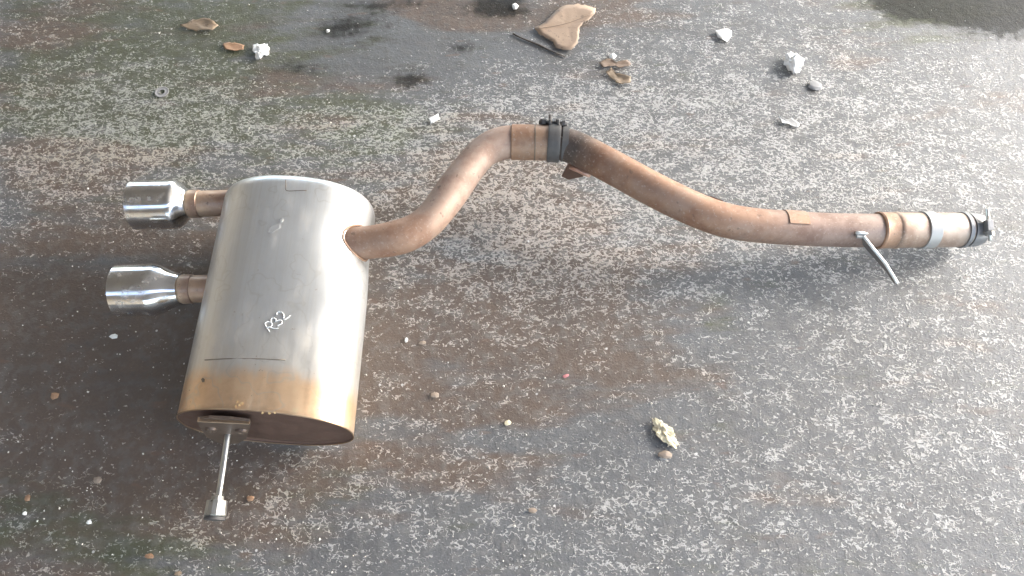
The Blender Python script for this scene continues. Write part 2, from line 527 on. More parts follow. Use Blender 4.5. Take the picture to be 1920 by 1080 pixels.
M_outlet = pipe_metal('outlet_pipe_steel', [(0.0, (0.42, 0.32, 0.26)), (0.5, (0.60, 0.48, 0.38)), (0.85, (0.85, 0.72, 0.55)), (1.0, (0.9, 0.8, 0.6))], 0.40)
M_inside = simple('soot_inside', (0.03, 0.028, 0.026), 0.8, 0.2, 0.3)
nc = NT('chrome'); pc = nc.geo()
fc = nc.step(nc.noise(pc, 34.0, 5.0, 0.7), 0.48, 0.72, 0.0, 0.55)
sc_ = nc.noise(nc.scale(pc, (9, 130, 130)), 1.0, 4.0, 0.6)
nc.set(Base_Color=nc.mix(fc, nc.mix(nc.noise(pc, 20.0, 3.0), (0.72, 0.71, 0.69), (0.82, 0.81, 0.80)), (0.45, 0.38, 0.31)), Metallic=nc.math('SUBTRACT', 1.0, nc.math('MULTIPLY', fc, 0.5)),
       Roughness=nc.math('ADD', nc.step(sc_, 0.3, 0.8, 0.07, 0.24), nc.math('MULTIPLY', fc, 0.35)))
nc.bump(nc.noise(pc, 14.0, 2.0), 0.05, 0.003)
M_chrome = nc.m

# ------------------------------------------------------------------ the exhaust
ex = bpy.data.objects.new('exhaust_section', None)
ex.empty_display_size = 0.1
COL.objects.link(ex)
EX0 = Vector((-0.41, 0.60, 0.0))
ex.location = EX0
tag(ex, 'used steel car exhaust section with oval muffler, twin chrome tips and long bent brown pipe', 'exhaust')
bpy.context.view_layer.update()


def part(name, me, mat, parent=ex, label=None):
    """meshes are made in world coordinates: move their origin to the thing's base"""
    me.transform(Matrix.Translation(-EX0))
    o = link(name, me, mat, parent)
    if label: o['label'] = label
    return o


# muffler: near face centre, half width, half height
MX, MZ = -0.4075, 0.092
MA, MB_ = 0.1440, 0.0895
MY0, MY1 = 0.379, 0.836
SKEW = 0.010            # far left / near right
ROLL = R(0.6)
INLET = at(680, 452, 0.125)
cr, sr = math.cos(ROLL), math.sin(ROLL)


def sup(t, n=2.25):
    c, s = math.cos(t), math.sin(t)
    return (math.copysign(abs(c) ** (2 / n), c), math.copysign(abs(s) ** (2 / n), s))


def muf_point(t, y, k=1.0, dimple=True):
    """point on the muffler skin: t around (0 right, 90 deg top), y along, k cross-section scale"""
    u, w = sup(t)
    x, z = u * MA * k, w * MB_ * k
    x, z = x * cr + z * sr, -x * sr + z * cr
    yy = y - SKEW * (x / MA)
    P_ = Vector((MX + x, yy, MZ + z))
    if dimple:
        dd = P_ - INLET
        g = math.exp(-((dd.y / 0.062) ** 2) - ((dd.x / 0.075) ** 2) - ((dd.z / 0.085) ** 2))
        P_ += Vector((-0.009, 0, -0.012)) * g
        P_ += Vector((0.0004, 0, 0.0011)) * mnoise.noise(P_ * 13) + Vector((0, 0, 0.0004)) * mnoise.noise(P_ * 31)
    return P_


RC = 0.026      # corner radius of the far end
prof = [(MY0, 1.0)]
NL = 60
for i in range(1, NL): prof.append((MY0 + (MY1 - RC - MY0) * i / NL, 1.0))
for i in range(0, 9):
    a = math.pi / 2 * i / 8
    prof.append((MY1 - RC + RC * math.sin(a), 1.0 - (1 - math.cos(a)) * 0.15))
prof.append((MY1 - 0.004, 0.60))
prof.append((MY1 - 0.004, 0.02))
SEG = 120
V, F, A = [], [], []
for y, k in prof:
    for i in range(SEG):
        V.append(muf_point(2 * math.pi * i / SEG, y, k, k > 0.7)); A.append((y - MY0) / (MY1 - MY0))
for j in range(len(prof) - 1):
    for i in range(SEG):
        F.append((j * SEG + i, j * SEG + (i + 1) % SEG, (j + 1) * SEG + (i + 1) % SEG, (j + 1) * SEG + i))
F.append(tuple((len(prof) - 1) * SEG + i for i in range(SEG)))
me = mesh_of('muffler_body', V, F)
MUF_V, MUF_F = [v.copy() for v in V], list(F)
a_ = me.attributes.new('along', 'FLOAT', 'POINT'); a_.data.foreach_set('value', A)
muffler = part('muffler_body', me, M_body)

# near end cap, a little inside the rim
V, F = [], []
rings = [(0.0008, 0.994), (0.0030, 0.985), (0.0045, 0.93), (0.0025, 0.84), (0.0025, 0.02)]
for dy, k in rings:
    for i in range(SEG): V.append(muf_point(2 * math.pi * i / SEG, MY0 + dy, k, False))
for j in range(len(rings) - 1):
    for i in range(SEG):
        F.append((j * SEG + i, j * SEG + (i + 1) % SEG, (j + 1) * SEG + (i + 1) % SEG, (j + 1) * SEG + i))
F.append(tuple((len(rings) - 1) * SEG + i for i in range(SEG)))
part('end_cap', mesh_of('end_cap', V, F), M_cap, muffler, 'dark rusty near end cap of the muffler')


def loop_tube(name, pts, r, seg=8):
    pts = [Vector(p) for p in pts]; n = len(pts)
    V, F = [], []
    for i in range(n):
        T = (pts[(i + 1) % n] - pts[i - 1]).normalized()
        N = Vector((0, 1, 0)); N = (N - T * N.dot(T)).normalized(); B = T.cross(N)
        for k in range(seg):
            a = 2 * math.pi * k / seg
            V.append(pts[i] + N * (math.cos(a) * r) + B * (math.sin(a) * r))
    for i in range(n):
        for k in range(seg):
            F.append((i * seg + k, i * seg + (k + 1) % seg, ((i + 1) % n) * seg + (k + 1) % seg, ((i + 1) % n) * seg + k))
    return mesh_of(name, V, F)


part('rim_bead', loop_tube('rim_bead', [muf_point(2 * math.pi * i / 160, MY0, 1.0, False) for i in range(160)], 0.0012), M_rim, muffler)


def muf_hit(px, py, lift=0.0):
    """point of the muffler's upper skin seen at (px, py)"""
    d = ray(px, py); o = Vector((0, 0, CAM_H))
    t = (0.30 - CAM_H) / d.z
    def inside(q):
        x, z = q.x - MX, q.z - MZ
        x, z = x * cr - z * sr, x * sr + z * cr
        return abs(x / (MA + lift)) ** 2.25 + abs(z / (MB_ + lift)) ** 2.25 - 1
    while inside(o + d * t) > 0 and t < 3: t += 0.0005
    return o + d * t


def stroke(name, pxs, r, mat, parent, n=5, lift=0.0003):
    pts = catmull([tuple(p) for p in pxs], n) if len(pxs) > 2 else [tuple(a + (b - a) * k / 12 for a, b in zip(pxs[0], pxs[1])) for k in range(13)]
    return part(name, tube_mesh(name, [muf_hit(x, y, lift) for x, y in pts], r, 8), mat, parent)


stroke('weld_seam', [(384, 675), (420, 673), (470, 672.5), (535, 675)], 0.0010, M_line, muffler)
stroke('stamped_outline', [(535.5, 337), (536, 345), (537, 357), (555, 357.5), (575, 357)], 0.0007, M_line, muffler)


def LT(pts): return [(480 + x / 15.43, 570 + y / 15.43) for x, y in pts]


for nm, st in (('letter_r_stroke', [[(248, 555), (300, 665), (392, 795)], [(248, 555), (350, 510), (455, 560), (440, 640), (318, 685)], [(400, 662), (500, 700), (645, 700)]]),
               ('digit_three_stroke', [[(428, 520), (440, 430), (510, 398), (582, 450), (555, 503), (650, 468), (742, 480), (750, 545), (690, 598), (615, 628)]]),
               ('digit_two_stroke', [[(592, 312), (620, 240), (700, 226), (772, 265), (802, 330), (795, 432), (850, 440), (988, 332)]])):
    for s_ in st: stroke('marker_stroke', LT(s_), 0.00085, M_white, muffler, 6)


def skin_patch(name, outline, mat, parent, lift=0.0012):
    """thin flake lying on the muffler"""
    top = [muf_hit(x, y, lift) for x, y in outline]; bot = [muf_hit(x, y, -0.001) for x, y in outline]
    n = len(top)
    V = top + bot
    F = [tuple(range(n))] + [(i, i + n, (i + 1) % n + n, (i + 1) % n) for i in range(n)]
    return part(name, mesh_of(name, V, F, False), mat, parent)


skin_patch('paint_smear', [(502, 433), (508, 424), (517, 421), (525, 420), (524, 427), (517, 431), (510, 436), (505, 437)], M_pale, muffler)
skin_patch('paint_smear', [(523, 412), (527, 408), (531, 410), (529, 415), (525, 417)], M_pale, muffler)
skin_patch('rust_spot', [(377, 711), (380, 708), (384, 711), (383, 716), (379, 717)], M_line, muffler, 0.0006)
M_gold = simple('peeling_straw_flake', (0.62, 0.46, 0.25), 0.45, 0.5, 0.2)
for cx, cy in ((444, 753), (449, 759), (441, 761), (453, 756), (492, 774), (505, 775), (515, 774)):
    q = [(cx + 2.6 * math.cos(a) * random.uniform(0.5, 1.3), cy + 2.6 * math.sin(a) * random.uniform(0.5, 1.3)) for a in [k * 1.05 for k in range(6)]]
    skin_patch('flake', q, M_gold, muffler, 0.0014)

# ---- twin outlets and chrome tips
def outlet(px_wall, px_joint, px_taper, px_cyl, px_end, yc_wall, yc_end, z, rp, rt):
    def ax(px):
        f = (px_wall - px) / (px_wall - px_end)
        return at(px, yc_wall + (yc_end - yc_wall) * f, z)
    w, j, t, c, e = ax(px_wall + 45), ax(px_joint), ax(px_taper), ax(px_cyl), ax(px_end)
    axis = (e - w).normalized()
    L = lambda q: (q - w).dot(axis)
    pm = tube_mesh('outlet_pipe', [w + axis * (L(t) + 0.012) * i / 16 for i in range(17)], rp, 40)
    part('outlet_pipe', pm, M_outlet)
    sj, stp, sc, se = L(j), L(t), L(c), L(e)
    band = lathe_mesh('collar', w, axis, [(stp - 0.022, rp - 0.0005), (stp - 0.020, rp + 0.0018), (stp - 0.002, rp + 0.0018), (stp, rp - 0.0005)], 40)
    prof = [(stp, rp + 0.0004), (stp + 0.001, rp + 0.003)]
    for i in range(1, 9):
        f = i / 9; g = f * f * (3 - 2 * f)
        prof.append((stp + (sc - stp) * f, rp + 0.003 + (rt - rp - 0.003) * (0.45 * f + 0.55 * g)))
    prof += [(sc, rt), (sc + 0.006, rt + 0.0004), (se - 0.004, rt + 0.0004), (se - 0.001, rt + 0.0004), (se, rt - 0.0012), (se - 0.001, rt - 0.003),
             (se - 0.02, rt - 0.0034), (sc + 0.004, rt - 0.0034), (stp + 0.006, rp + 0.001)]
    tip = part('exhaust_tip', lathe_mesh('exhaust_tip', w, axis, prof, 64), M_chrome)
    part('collar', band, M_outlet, tip)
    inner = lathe_mesh('inner_sleeve', w, axis, [(stp + 0.01, rp - 0.004), (se - 0.03, rt * 0.72), (se - 0.03, rt * 0.70), (stp + 0.01, rp - 0.006)], 40)
    part('inner_sleeve', inner, M_inside, tip)


outlet(420, 372, 355, 333, 253, 381, 385, 0.100, 0.0250, 0.0470)
outlet(395, 354, 341, 292, 223, 541, 545, 0.092, 0.0250, 0.0470)

# ---- inlet pipe: out of the muffler's right shoulder and round to the clamp
def pts3(lst): return [at(*q) for q in lst]


RP = 0.0325
pa = catmull([tuple(p) for p in pts3([(622, 461, 0.105), (660, 457, 0.113), (695, 454, 0.116), (735, 448, 0.119), (772, 436, 0.121), (805, 413, 0.123), (833, 379, 0.125),
                                      (858, 344, 0.127), (884, 309, 0.128), (912, 281, 0.129), (944, 268, 0.130), (975, 266, 0.130), (1004, 267, 0.130)])], 9)
pa = [Vector(p) for p in pa]
ra = [RP * (0.97 + 0.03 * math.cos(i * 0.21)) for i in range(len(pa))]
from mathutils.bvhtree import BVHTree
bvh = BVHTree.FromPolygons(MUF_V, MUF_F)
fr_ = frames(pa)
T0, N0, B0 = fr_[12]
bead = []
for i in range(72):
    a = 2 * math.pi * i / 72
    q = N0 * math.cos(a) + B0 * math.sin(a)
    src = pa[12] + q * (RP + 0.0006) + T0 * 0.08
    hit = bvh.ray_cast(src, -T0, 0.4)[0]
    if hit is not None: bead.append(hit + q * 0.0004 * math.sin(i * 2.7))
inlet_pipe = part('inlet_pipe', tube_mesh('inlet_pipe', pa, ra, 48, wob=0.006), M_pipeA)
if len(bead) > 60:
    part('weld_bead', loop_tube('weld_bead', [b_ + Vector((0.0006 * mnoise.noise(b_ * 300), 0.0006 * mnoise.noise(b_ * 260), 0)) for b_ in bead], 0.0024), M_tanpipe, inlet_pipe)
ja = at(958, 266.5, 0.130); jb = at(1046, 268, 0.130); jx = (jb - ja).normalized(); jl = (jb - ja).length
part('joint_sleeve', lathe_mesh('joint_sleeve', ja, jx, [(0, RP - 0.001), (0.0015, RP + 0.0022), (jl * 0.50, RP + 0.0024), (jl, RP + 0.0024), (jl, RP - 0.001)], 56), M_tanpipe)
for f_, rr in ((0.51, 0.0012),):
    c_ = ja + jx * (jl * f_)
    part('groove_ring', lathe_mesh('groove_ring', c_, jx, [(-0.0012, RP + 0.001), (-0.0008, RP + 0.0032), (0.0008, RP + 0.0032), (0.0012, RP + 0.001)], 56), M_line)

# ---- link pipe: from the clamp down to the right end
pb = catmull([tuple(p) for p in pts3([(1030, 267.5, 0.130), (1056, 270, 0.130), (1082, 279, 0.129), (1110, 293, 0.127), (1160, 320, 0.122), (1215, 350, 0.115), (1270, 378, 0.108), (1318, 399, 0.102),
                                      (1360, 413, 0.096), (1405, 421, 0.090), (1460, 426, 0.083), (1530, 430, 0.074), (1600, 432, 0.066), (1660, 432, 0.060)])], 8)
pb = [Vector(p) for p in pb]
link_pipe = part('link_pipe', tube_mesh('link_pipe', pb, RP * 1.005, 48, wob=0.006), M_pipeB)

# clamp at the top of the bend
ca_ = at(1027, 267.5, 0.130); cb_ = at(1050, 269, 0.130); cx_ = (cb_ - ca_).normalized(); cl = (cb_ - ca_).length
clamp = part('clamp_band', lathe_mesh('clamp_band', ca_, cx_, [(0, RP + 0.0005), (0, RP + 0.0048), (0.003, RP + 0.0056), (cl * 0.45, RP + 0.0050), (cl * 0.55, RP + 0.0050), (cl - 0.003, RP + 0.0056), (cl, RP + 0.0048), (cl, RP + 0.0005)], 56), M_soot)
up = Vector((0, 0.72, 0.69)).normalized(); sd = cx_.cross(up).normalized()
bm = bmesh.new()
for s_ in (0.004, cl - 0.004):
    box_bm(bm, ca_ + cx_ * s_ + up * (RP + 0.006), cx_, up, sd, 0.005, 0.016, 0.026)
bevel_all(bm, 0.001, 1)
part('clamp_lug', from_bm('clamp_lug', bm, False), M_soot, clamp)
cm = ca_ + cx_ * (cl * 0.5) + up * (RP + 0.006)
part('clamp_bolt', tube_mesh('clamp_bolt', [cm - cx_ * 0.030, cm + cx_ * 0.026], 0.0042, 12), M_soot, clamp)
for s_ in (-0.020, 0.018):
    part('nut', lathe_mesh('nut', cm + cx_ * s_, cx_, [(-0.0035, 0.003), (-0.0035, 0.0085), (0.0035, 0.0085), (0.0035, 0.003)], 6), M_soot, clamp)
for s_, h_ in ((-0.024, 0.007), (-0.008, 0.016), (0.006, 0.008)):
    part('stud', tube_mesh('stud', [cm + cx_ * s_ - up * 0.012, cm + cx_ * s_ + up * h_], 0.0034, 10), M_soot, clamp)
part('soot_strap', lathe_mesh('soot_strap', ca_ + cx_ * (cl + 0.004), cx_, [(0, RP), (0, RP + 0.0022), (0.012, RP + 0.0022), (0.012, RP)], 48), M_soot, clamp)

# little hooked hanger under the bend
hk = [at(1106, 328, 0.100), at(1095, 324, 0.098), at(1083, 318, 0.096), at(1069, 312, 0.096)]
hook = part('hook_hanger', tube_mesh('hook_hanger', hk, 0.0055, 16), M_copper, ex)
bm = bmesh.new()
hv = [bm.verts.new(at(*q)) for q in ((1066, 306, 0.088), (1092, 318, 0.086), (1094, 331, 0.062), (1066, 337, 0.040), (1053, 331, 0.045))]
f_ = bm.faces.new(hv)
ex_ = bmesh.ops.extrude_face_region(bm, geom=[f_])
for v_ in [g for g in ex_['geom'] if isinstance(g, bmesh.types.BMVert)]: v_.co += Vector((0.0, 0.004, -0.002))
part('hook_gusset', from_bm('hook_gusset', bm, False), M_cap, hook)

# welded patch on top of the pipe
def pipe_patch(name, px0, px1, yc0, yc1, z0, z1, a0, a1, lift, mat, parent, ns=14, na=12):
    A_, B_ = at(px0, yc0, z0), at(px1, yc1, z1)
    T = (B_ - A_).normalized(); N = Vector((0, 0, 1)); N = (N - T * N.dot(T)).normalized(); S = T.cross(N)
    V, F = [], []
    for lv in (lift, -0.001):
        for i in range(ns + 1):
            for k in range(na + 1):
                a = a0 + (a1 - a0) * k / na
                inset = 0.0
                p = A_.lerp(B_, i / ns)
                V.append(p + (N * math.cos(a) + S * math.sin(a)) * (RP + lv))
    m = na + 1; off = (ns + 1) * m
    for i in range(ns):
        for k in range(na):
            q = (i * m + k, i * m + k + 1, (i + 1) * m + k + 1, (i + 1) * m + k)
            F.append(q); F.append(tuple(off + v for v in q[::-1]))
    edge = [i * m for i in range(ns + 1)] + [ns * m + k for k in range(1, m)] + [i * m + na for i in range(ns - 1, -1, -1)] + [k for k in range(na - 1, 0, -1)]
    for i in range(len(edge)):
        a, b = edge[i], edge[(i + 1) % len(edge)]
        F.append((a, b, off + b, off + a))
    me = mesh_of(name, V, F); me.set_sharp_from_angle(angle=R(40))
    return part(name, me, mat, parent)


part_patch = pipe_patch('welded_tab', 1466, 1503, 426.5, 428.8, 0.0823, 0.0775, R(-95), R(18), 0.0020, M_tanpipe, link_pipe)
part_patch2 = pipe_patch('spot_weld', 1318, 1342, 399, 408, 0.102, 0.0985, R(-78), R(-52), 0.0022, M_sleeve, link_pipe)

# right end: coupling sleeves, pale band, dark clamp
e0 = at(1638, 432, 0.0622); e1 = at(1812, 431, 0.0480); ed = (e1 - e0).normalized(); el = (e1 - e0).length
pxl = el / (1812 - 1638)
S = lambda px: (px - 1638) * pxl
part('step_ring', lathe_mesh('step_ring', e0, ed, [(S(1643), RP - 0.001), (S(1644), RP + 0.0030), (S(1647), RP + 0.0042), (S(1650), RP + 0.003), (S(1672), RP + 0.0022), (S(1674), RP - 0.001)], 56), M_tanpipe)
coupling = part('coupling_sleeve', lathe_mesh('coupling_sleeve', e0, ed, [(S(1660), RP - 0.004), (S(1670), RP + 0.0010), (S(1674), RP + 0.0034), (S(1680), RP + 0.0038), (S(1684), RP + 0.0022), (S(1808), RP + 0.0010), (S(1810), RP - 0.0005), (S(1811), RP - 0.0035), (S(1800), RP - 0.005), (S(1700), RP - 0.006)], 56), M_sleeve)
part('pale_band', lathe_mesh('pale_band', e0, ed, [(S(1724), RP + 0.001), (S(1725), RP + 0.0042), (S(1746), RP + 0.0038), (S(1748), RP + 0.001)], 56), M_pale, coupling)
part('pinch_ring', lathe_mesh('pinch_ring', e0, ed, [(S(1798), RP), (S(1799), RP + 0.003), (S(1806), RP + 0.003), (S(1808), RP)], 56), M_dull, coupling)
clampr = part('end_clamp', lathe_mesh('end_clamp', e0, ed, [(S(1811), RP - 0.004), (S(1811), RP + 0.0012), (S(1826), RP + 0.0008), (S(1838), RP - 0.003), (S(1838), RP - 0.006), (S(1815), RP - 0.007)], 56), M_dull)
nb = Vector((0, -0.35, 0.94)).normalized(); nb = (nb - ed * nb.dot(ed)).normalized(); ns_ = ed.cross(nb)
cb = e0 + ed * S(1828) + nb * (RP + 0.006)
bm = bmesh.new()
box_bm(bm, cb, ed, nb, ns_, 0.014, 0.012, 0.022); bevel_all(bm, 0.0015, 1)
part('clamp_lug', from_bm('clamp_lug', bm, False), M_dull, clampr)
part('clamp_bolt', tube_mesh('clamp_bolt', [cb - ns_ * 0.032, cb + ns_ * 0.030], 0.0036, 12), M_zinc, clampr)
part('nut', lathe_mesh('nut', cb + ns_ * 0.016, ns_, [(-0.004, 0.003), (-0.004, 0.008), (0.004, 0.008), (0.004, 0.003)], 6), M_zinc, clampr)

# bent flat hanger strip near the right end
def strip(name, path, w, t, mat, parent, down=Vector((0, 0.25, -1))):
    V, F = [], []
    n = len(path)
    for i in range(n):
        T = (path[min(i + 1, n - 1)] - path[max(i - 1, 0)]).normalized()
        D = (down - T * down.dot(T)).normalized(); N = T.cross(D)
        ww = w[i] if isinstance(w, list) else w
        for a, b in ((0, -1), (0, 1), (1, 1), (1, -1)):
            V.append(path[i] + D * (a * ww) + N * (b * t / 2))
    for i in range(n - 1):
        for k in range(4):
            F.append((i * 4 + k, i * 4 + (k + 1) % 4, (i + 1) * 4 + (k + 1) % 4, (i + 1) * 4 + k))
    F.append((0, 1, 2, 3)); F.append(tuple((n - 1) * 4 + k for k in (3, 2, 1, 0)))
    return part(name, mesh_of(name, V, F, False), mat, parent)


def on_pipe(px, zc, al):
    return at(px, 432, zc) + Vector((0, -math.sin(al), math.cos(al))) * (RP + 0.003)


hp = [on_pipe(1589, 0.0675, R(40)), on_pipe(1600, 0.0662, R(41)), on_pipe(1609, 0.0652, R(44)), at(1618, 443, 0.089), at(1638, 468, 0.073), at(1660, 495, 0.058), at(1668, 508, 0.050), at(1676, 521, 0.042), at(1682, 531, 0.036)]
hstrip = strip('hanger_strip', hp, [0.014, 0.016, 0.017, 0.017, 0.015, 0.012, 0.008, 0.007, 0.006], 0.0048, M_strip, ex)
part('edge_highlight', tube_mesh('edge_highlight', [p_ + Vector((0, 0, 0.0012)) for p_ in hp], 0.0030, 10), M_bright, hstrip)  # painted highlight along the top edge of the strip
bm = bmesh.new()
T_ = (hp[1] - hp[0]).normalized()
box_bm(bm, on_pipe(1599, 0.0663, R(42)) - Vector((0, 0, 0.004)), T_, Vector((0, 1, 0)), Vector((0, 0, 1)), 0.019, 0.014, 0.006); bevel_all(bm, 0.001, 1)
part('hanger_foot', from_bm('hanger_foot', bm, False), M_pale, ex)

# ---- near end hanger: plate on the cap, pin and stopper
yp = MY0 - 0.006
def on_plane(px, py, y):
    d = ray(px, py); o = Vector((0, 0, CAM_H))
    return o + d * (y / d.y)


bm = bmesh.new()
outl = [(369, 786), (392, 783.5), (430, 785), (468, 790), (470, 797), (462, 822), (446, 832), (412, 832), (388, 820), (374, 800)]
fr = [bm.verts.new(on_plane(x, y, yp - 0.0028)) for x, y in outl]
f_ = bm.faces.new(fr)
ex_ = bmesh.ops.extrude_face_region(bm, geom=[f_])
for v_ in [g for g in ex_['geom'] if isinstance(g, bmesh.types.BMVert)]: v_.co.y += 0.004
M_plate = simple('hanger_plate_steel', (0.15, 0.11, 0.085), 0.5, 0.5, 0.3, 50.0, 0.3)
plate = part('hanger_plate', from_bm('hanger_plate', bm, False), M_plate, ex)
bm = bmesh.new()
A_, B_ = on_plane(370, 785.5, yp - 0.003), on_plane(468, 790.5, yp - 0.003)
T_ = (B_ - A_).normalized()
box_bm(bm, (A_ + B_) / 2 + Vector((0, -0.0005, -0.0012)), T_, Vector((0, 1, 0)), T_.cross(Vector((0, 1, 0))), (B_ - A_).length, 0.008, 0.0026); bevel_all(bm, 0.0008, 1)
part('folded_lip', from_bm('folded_lip', bm, False), M_rim, plate)
for px, py in ((396, 804), (453, 807)):
    c_ = on_plane(px, py, yp - 0.003)
    part('boss', lathe_mesh('boss', c_, Vector((0, -1, 0)), [(0, 0.0), (0.0, 0.010), (0.004, 0.009), (0.005, 0.005), (0.0035, 0.003), (0.0035, 0.0)], 20, False), M_plate, plate)
p0 = on_plane(428, 812, yp); p1 = at(408, 945, 0.072)
pin_pts = [p0 + Vector((0, 0.006, 0)), p0 + Vector((0, -0.004, 0.0)), p0.lerp(p1, 0.12) + Vector((0, 0, 0.001)), p0.lerp(p1, 0.5), p1]
pin = part('hanger_pin', tube_mesh('hanger_pin', [Vector(q) for q in catmull([tuple(q) for q in pin_pts], 6)], 0.0050, 18), M_zinc, ex)
dpin = (p1 - p0).normalized()
stp = part('stopper', lathe_mesh('stopper', at(408, 934, 0.0725), dpin, [(-0.004, 0.0052), (-0.003, 0.0095), (0.003, 0.0105), (0.004, 0.0160), (0.027, 0.0172), (0.029, 0.0150), (0.029, 0.004)], 14, True), M_zinc, ex)
for f_ in stp.data.polygons: f_.use_smooth = False
part('stopper_end', lathe_mesh('stopper_end', at(408, 934, 0.0725), dpin, [(0.0295, 0.0), (0.0295, 0.0165), (0.034, 0.0165), (0.034, 0.0)], 14, True), M_soot, stp)

# ------------------------------------------------------------------ litter on the ground
def thing_mesh(name, me, mat, base, label, cat, group=None):
    me.transform(Matrix.Translation(-base))
    o = link(name, me, mat)
    o.location = base
    return tag(o, label, cat, group)


def lump(name, px, py, wpx, hpx, hz, mat, label, cat, seed, facets=2, rough=0.35, rot=0.0, group=None):
    """an irregular little stone or crumpled scrap resting on the slab"""
    c = at(px, py, 0.0)
    sc = (at(px + 50, py, 0) - at(px - 50, py, 0)).length / 100
    scy = (at(px, py + 5, 0) - at(px, py - 5, 0)).length / 10
    bm = bmesh.new()
    bmesh.ops.create_icosphere(bm, subdivisions=facets, radius=1.0)
    rm = Matrix.Rotation(rot, 3, 'Z')
    for v in bm.verts:
        q = v.co.copy()
        k = 1 + rough * 0.35 * mnoise.noise(q * 6.5 + Vector((2, seed, 1))) + rough * mnoise.noise(q * 1.3 + Vector((seed * 3.1, seed, 0))) + rough * 0.5 * mnoise.noise(q * 3.2 + Vector((seed, 2, seed)))
        q *= k
        q = rm @ Vector((q.x * wpx * sc / 2, q.y * hpx * scy / 2, 0)) + Vector((0, 0, max(q.z, -0.75) * hz / 2))
        v.co = q
    zmin = min(v.co.z for v in bm.verts)
    for v in bm.verts: v.co += c + Vector((0, 0, -zmin - 0.0008))
    return thing_mesh(name, from_bm(name, bm, False), mat, c, label, cat, group)


def leaf(name, outline, mat, label, cat, curl=0.006, thick=0.0008, z0=0.002, seed=0, rag=2.6):
    """thin curled sheet with the given outline (photo pixels) lying on the slab"""
    fine = []
    for i in range(len(outline)):
        (x0, y0), (x1, y1) = outline[i], outline[(i + 1) % len(outline)]
        for k in range(3):
            f = k / 3; jx, jy = rag * mnoise.noise(Vector((x0 * .31 + k, y0 * .7, seed))), rag * mnoise.noise(Vector((x0 * .5, y0 * .31 + k, seed + 5)))
            fine.append((x0 + (x1 - x0) * f + jx, y0 + (y1 - y0) * f + jy))
    pts = [at(x, y, z0) for x, y in fine]
    c = sum(pts, Vector()) / len(pts)
    base = Vector((c.x, c.y, 0))
    n = len(pts); K = 5
    def zf(p, k):
        r = (p - c)
        return z0 + curl * k * k * (0.30 + 0.6 * mnoise.noise(Vector((r.x * 25 + seed, r.y * 25, seed)))) + 0.25 * curl * mnoise.noise(Vector((r.x * 90 + seed, r.y * 90, 1)))
    V, F = [], []
    for off in (0.0, -thick):
        V.append(Vector((c.x, c.y, zf(c, 0) + off)))
        for k in range(1, K + 1):
            for p in pts:
                q = c.lerp(p, k / K); V.append(Vector((q.x, q.y, max(zf(q, k / K), 0.0012) + off)))
    M_ = 1 + K * n
    for b, flip in ((0, False), (M_, True)):
        for i in range(n):
            j = (i + 1) % n
            q = (b, b + 1 + i, b + 1 + j); F.append(q[::-1] if flip else q)
            for k in range(K - 1):
                q = (b + 1 + k * n + i, b + 1 + (k + 1) * n + i, b + 1 + (k + 1) * n + j, b + 1 + k * n + j)
                F.append(q[::-1] if flip else q)
    for i in range(n):
        j = (i + 1) % n; a = 1 + (K - 1) * n
        F.append((a + i, M_ + a + i, M_ + a + j, a + j))
    return thing_mesh(name, mesh_of(name, V, F), mat, base, label, cat)


def leaf_mat(name, c0, c1, sc=25.0):
    n = NT(name); p = n.geo()
    f = n.noise(p, sc, 4.0, 0.6)
    c = n.mix(f, c0, c1)
    c = n.mix(n.step(n.noise(p, sc * 4, 2.0), 0.62, 0.7, 0, 0.5), c, tuple(x * 0.45 for x in c0))
    n.set(Base_Color=c, Roughness=0.65)
    n.bump(n.noise(p, sc * 6, 3.0), 0.4, 0.001)
    return n.m


M_leaf = leaf_mat('dead_leaf', (0.25, 0.175, 0.122), (0.37, 0.27, 0.19))
M_leaf2 = leaf_mat('brown_leaf', (0.17, 0.12, 0.085), (0.27, 0.20, 0.145))
M_paper = simple('white_scrap', (0.78, 0.77, 0.74), 0.75, 0.0, 0.08, 90.0, 0.4)
M_cream = simple('cream_scrap', (0.66, 0.58, 0.40), 0.7, 0.0, 0.25, 110.0, 0.5)
M_twig = simple('dark_twig', (0.07, 0.055, 0.045), 0.7, 0.0, 0.3)
M_wood = leaf_mat('wood_chip', (0.22, 0.16, 0.105), (0.34, 0.26, 0.18))
M_pebble = simple('brown_pebble', (0.28, 0.22, 0.17), 0.7, 0.0, 0.2)
M_grey = simple('grey_pebble', (0.28, 0.275, 0.27), 0.75, 0.0, 0.2)
M_orange = simple('orange_scrap', (0.32, 0.19, 0.11), 0.7, 0.0, 0.2)
M_red = simple('red_scrap', (0.50, 0.20, 0.20), 0.5, 0.0, 0.15)

big = leaf('dead_leaf', [(1003, 52), (1018, 44), (1030, 33), (1042, 20), (1056, 11), (1076, 8), (1098, 9), (1117, 17), (1116, 26), (1106, 36), (1095, 42), (1088, 50), (1085, 60),
                         (1086, 72), (1081, 86), (1072, 94), (1056, 94), (1043, 90), (1036, 78), (1022, 70), (1010, 64)], M_leaf,
           'large tan dry leaf lying at the top edge of the slab', 'leaf', 0.0035, 0.0006, 0.003, 3)
vein = tube_mesh('midrib', [at(1003 + (1112 - 1003) * t, 54 + (24 - 54) * t + 6 * math.sin(t * 3), 0.0040 + 0.002 * abs(t - 0.5) ** 1.5) for t in [i / 10 for i in range(11)]], 0.0006, 6)
vein.transform(Matrix.Translation(-big.location)); link('midrib', vein, M_leaf2, big)

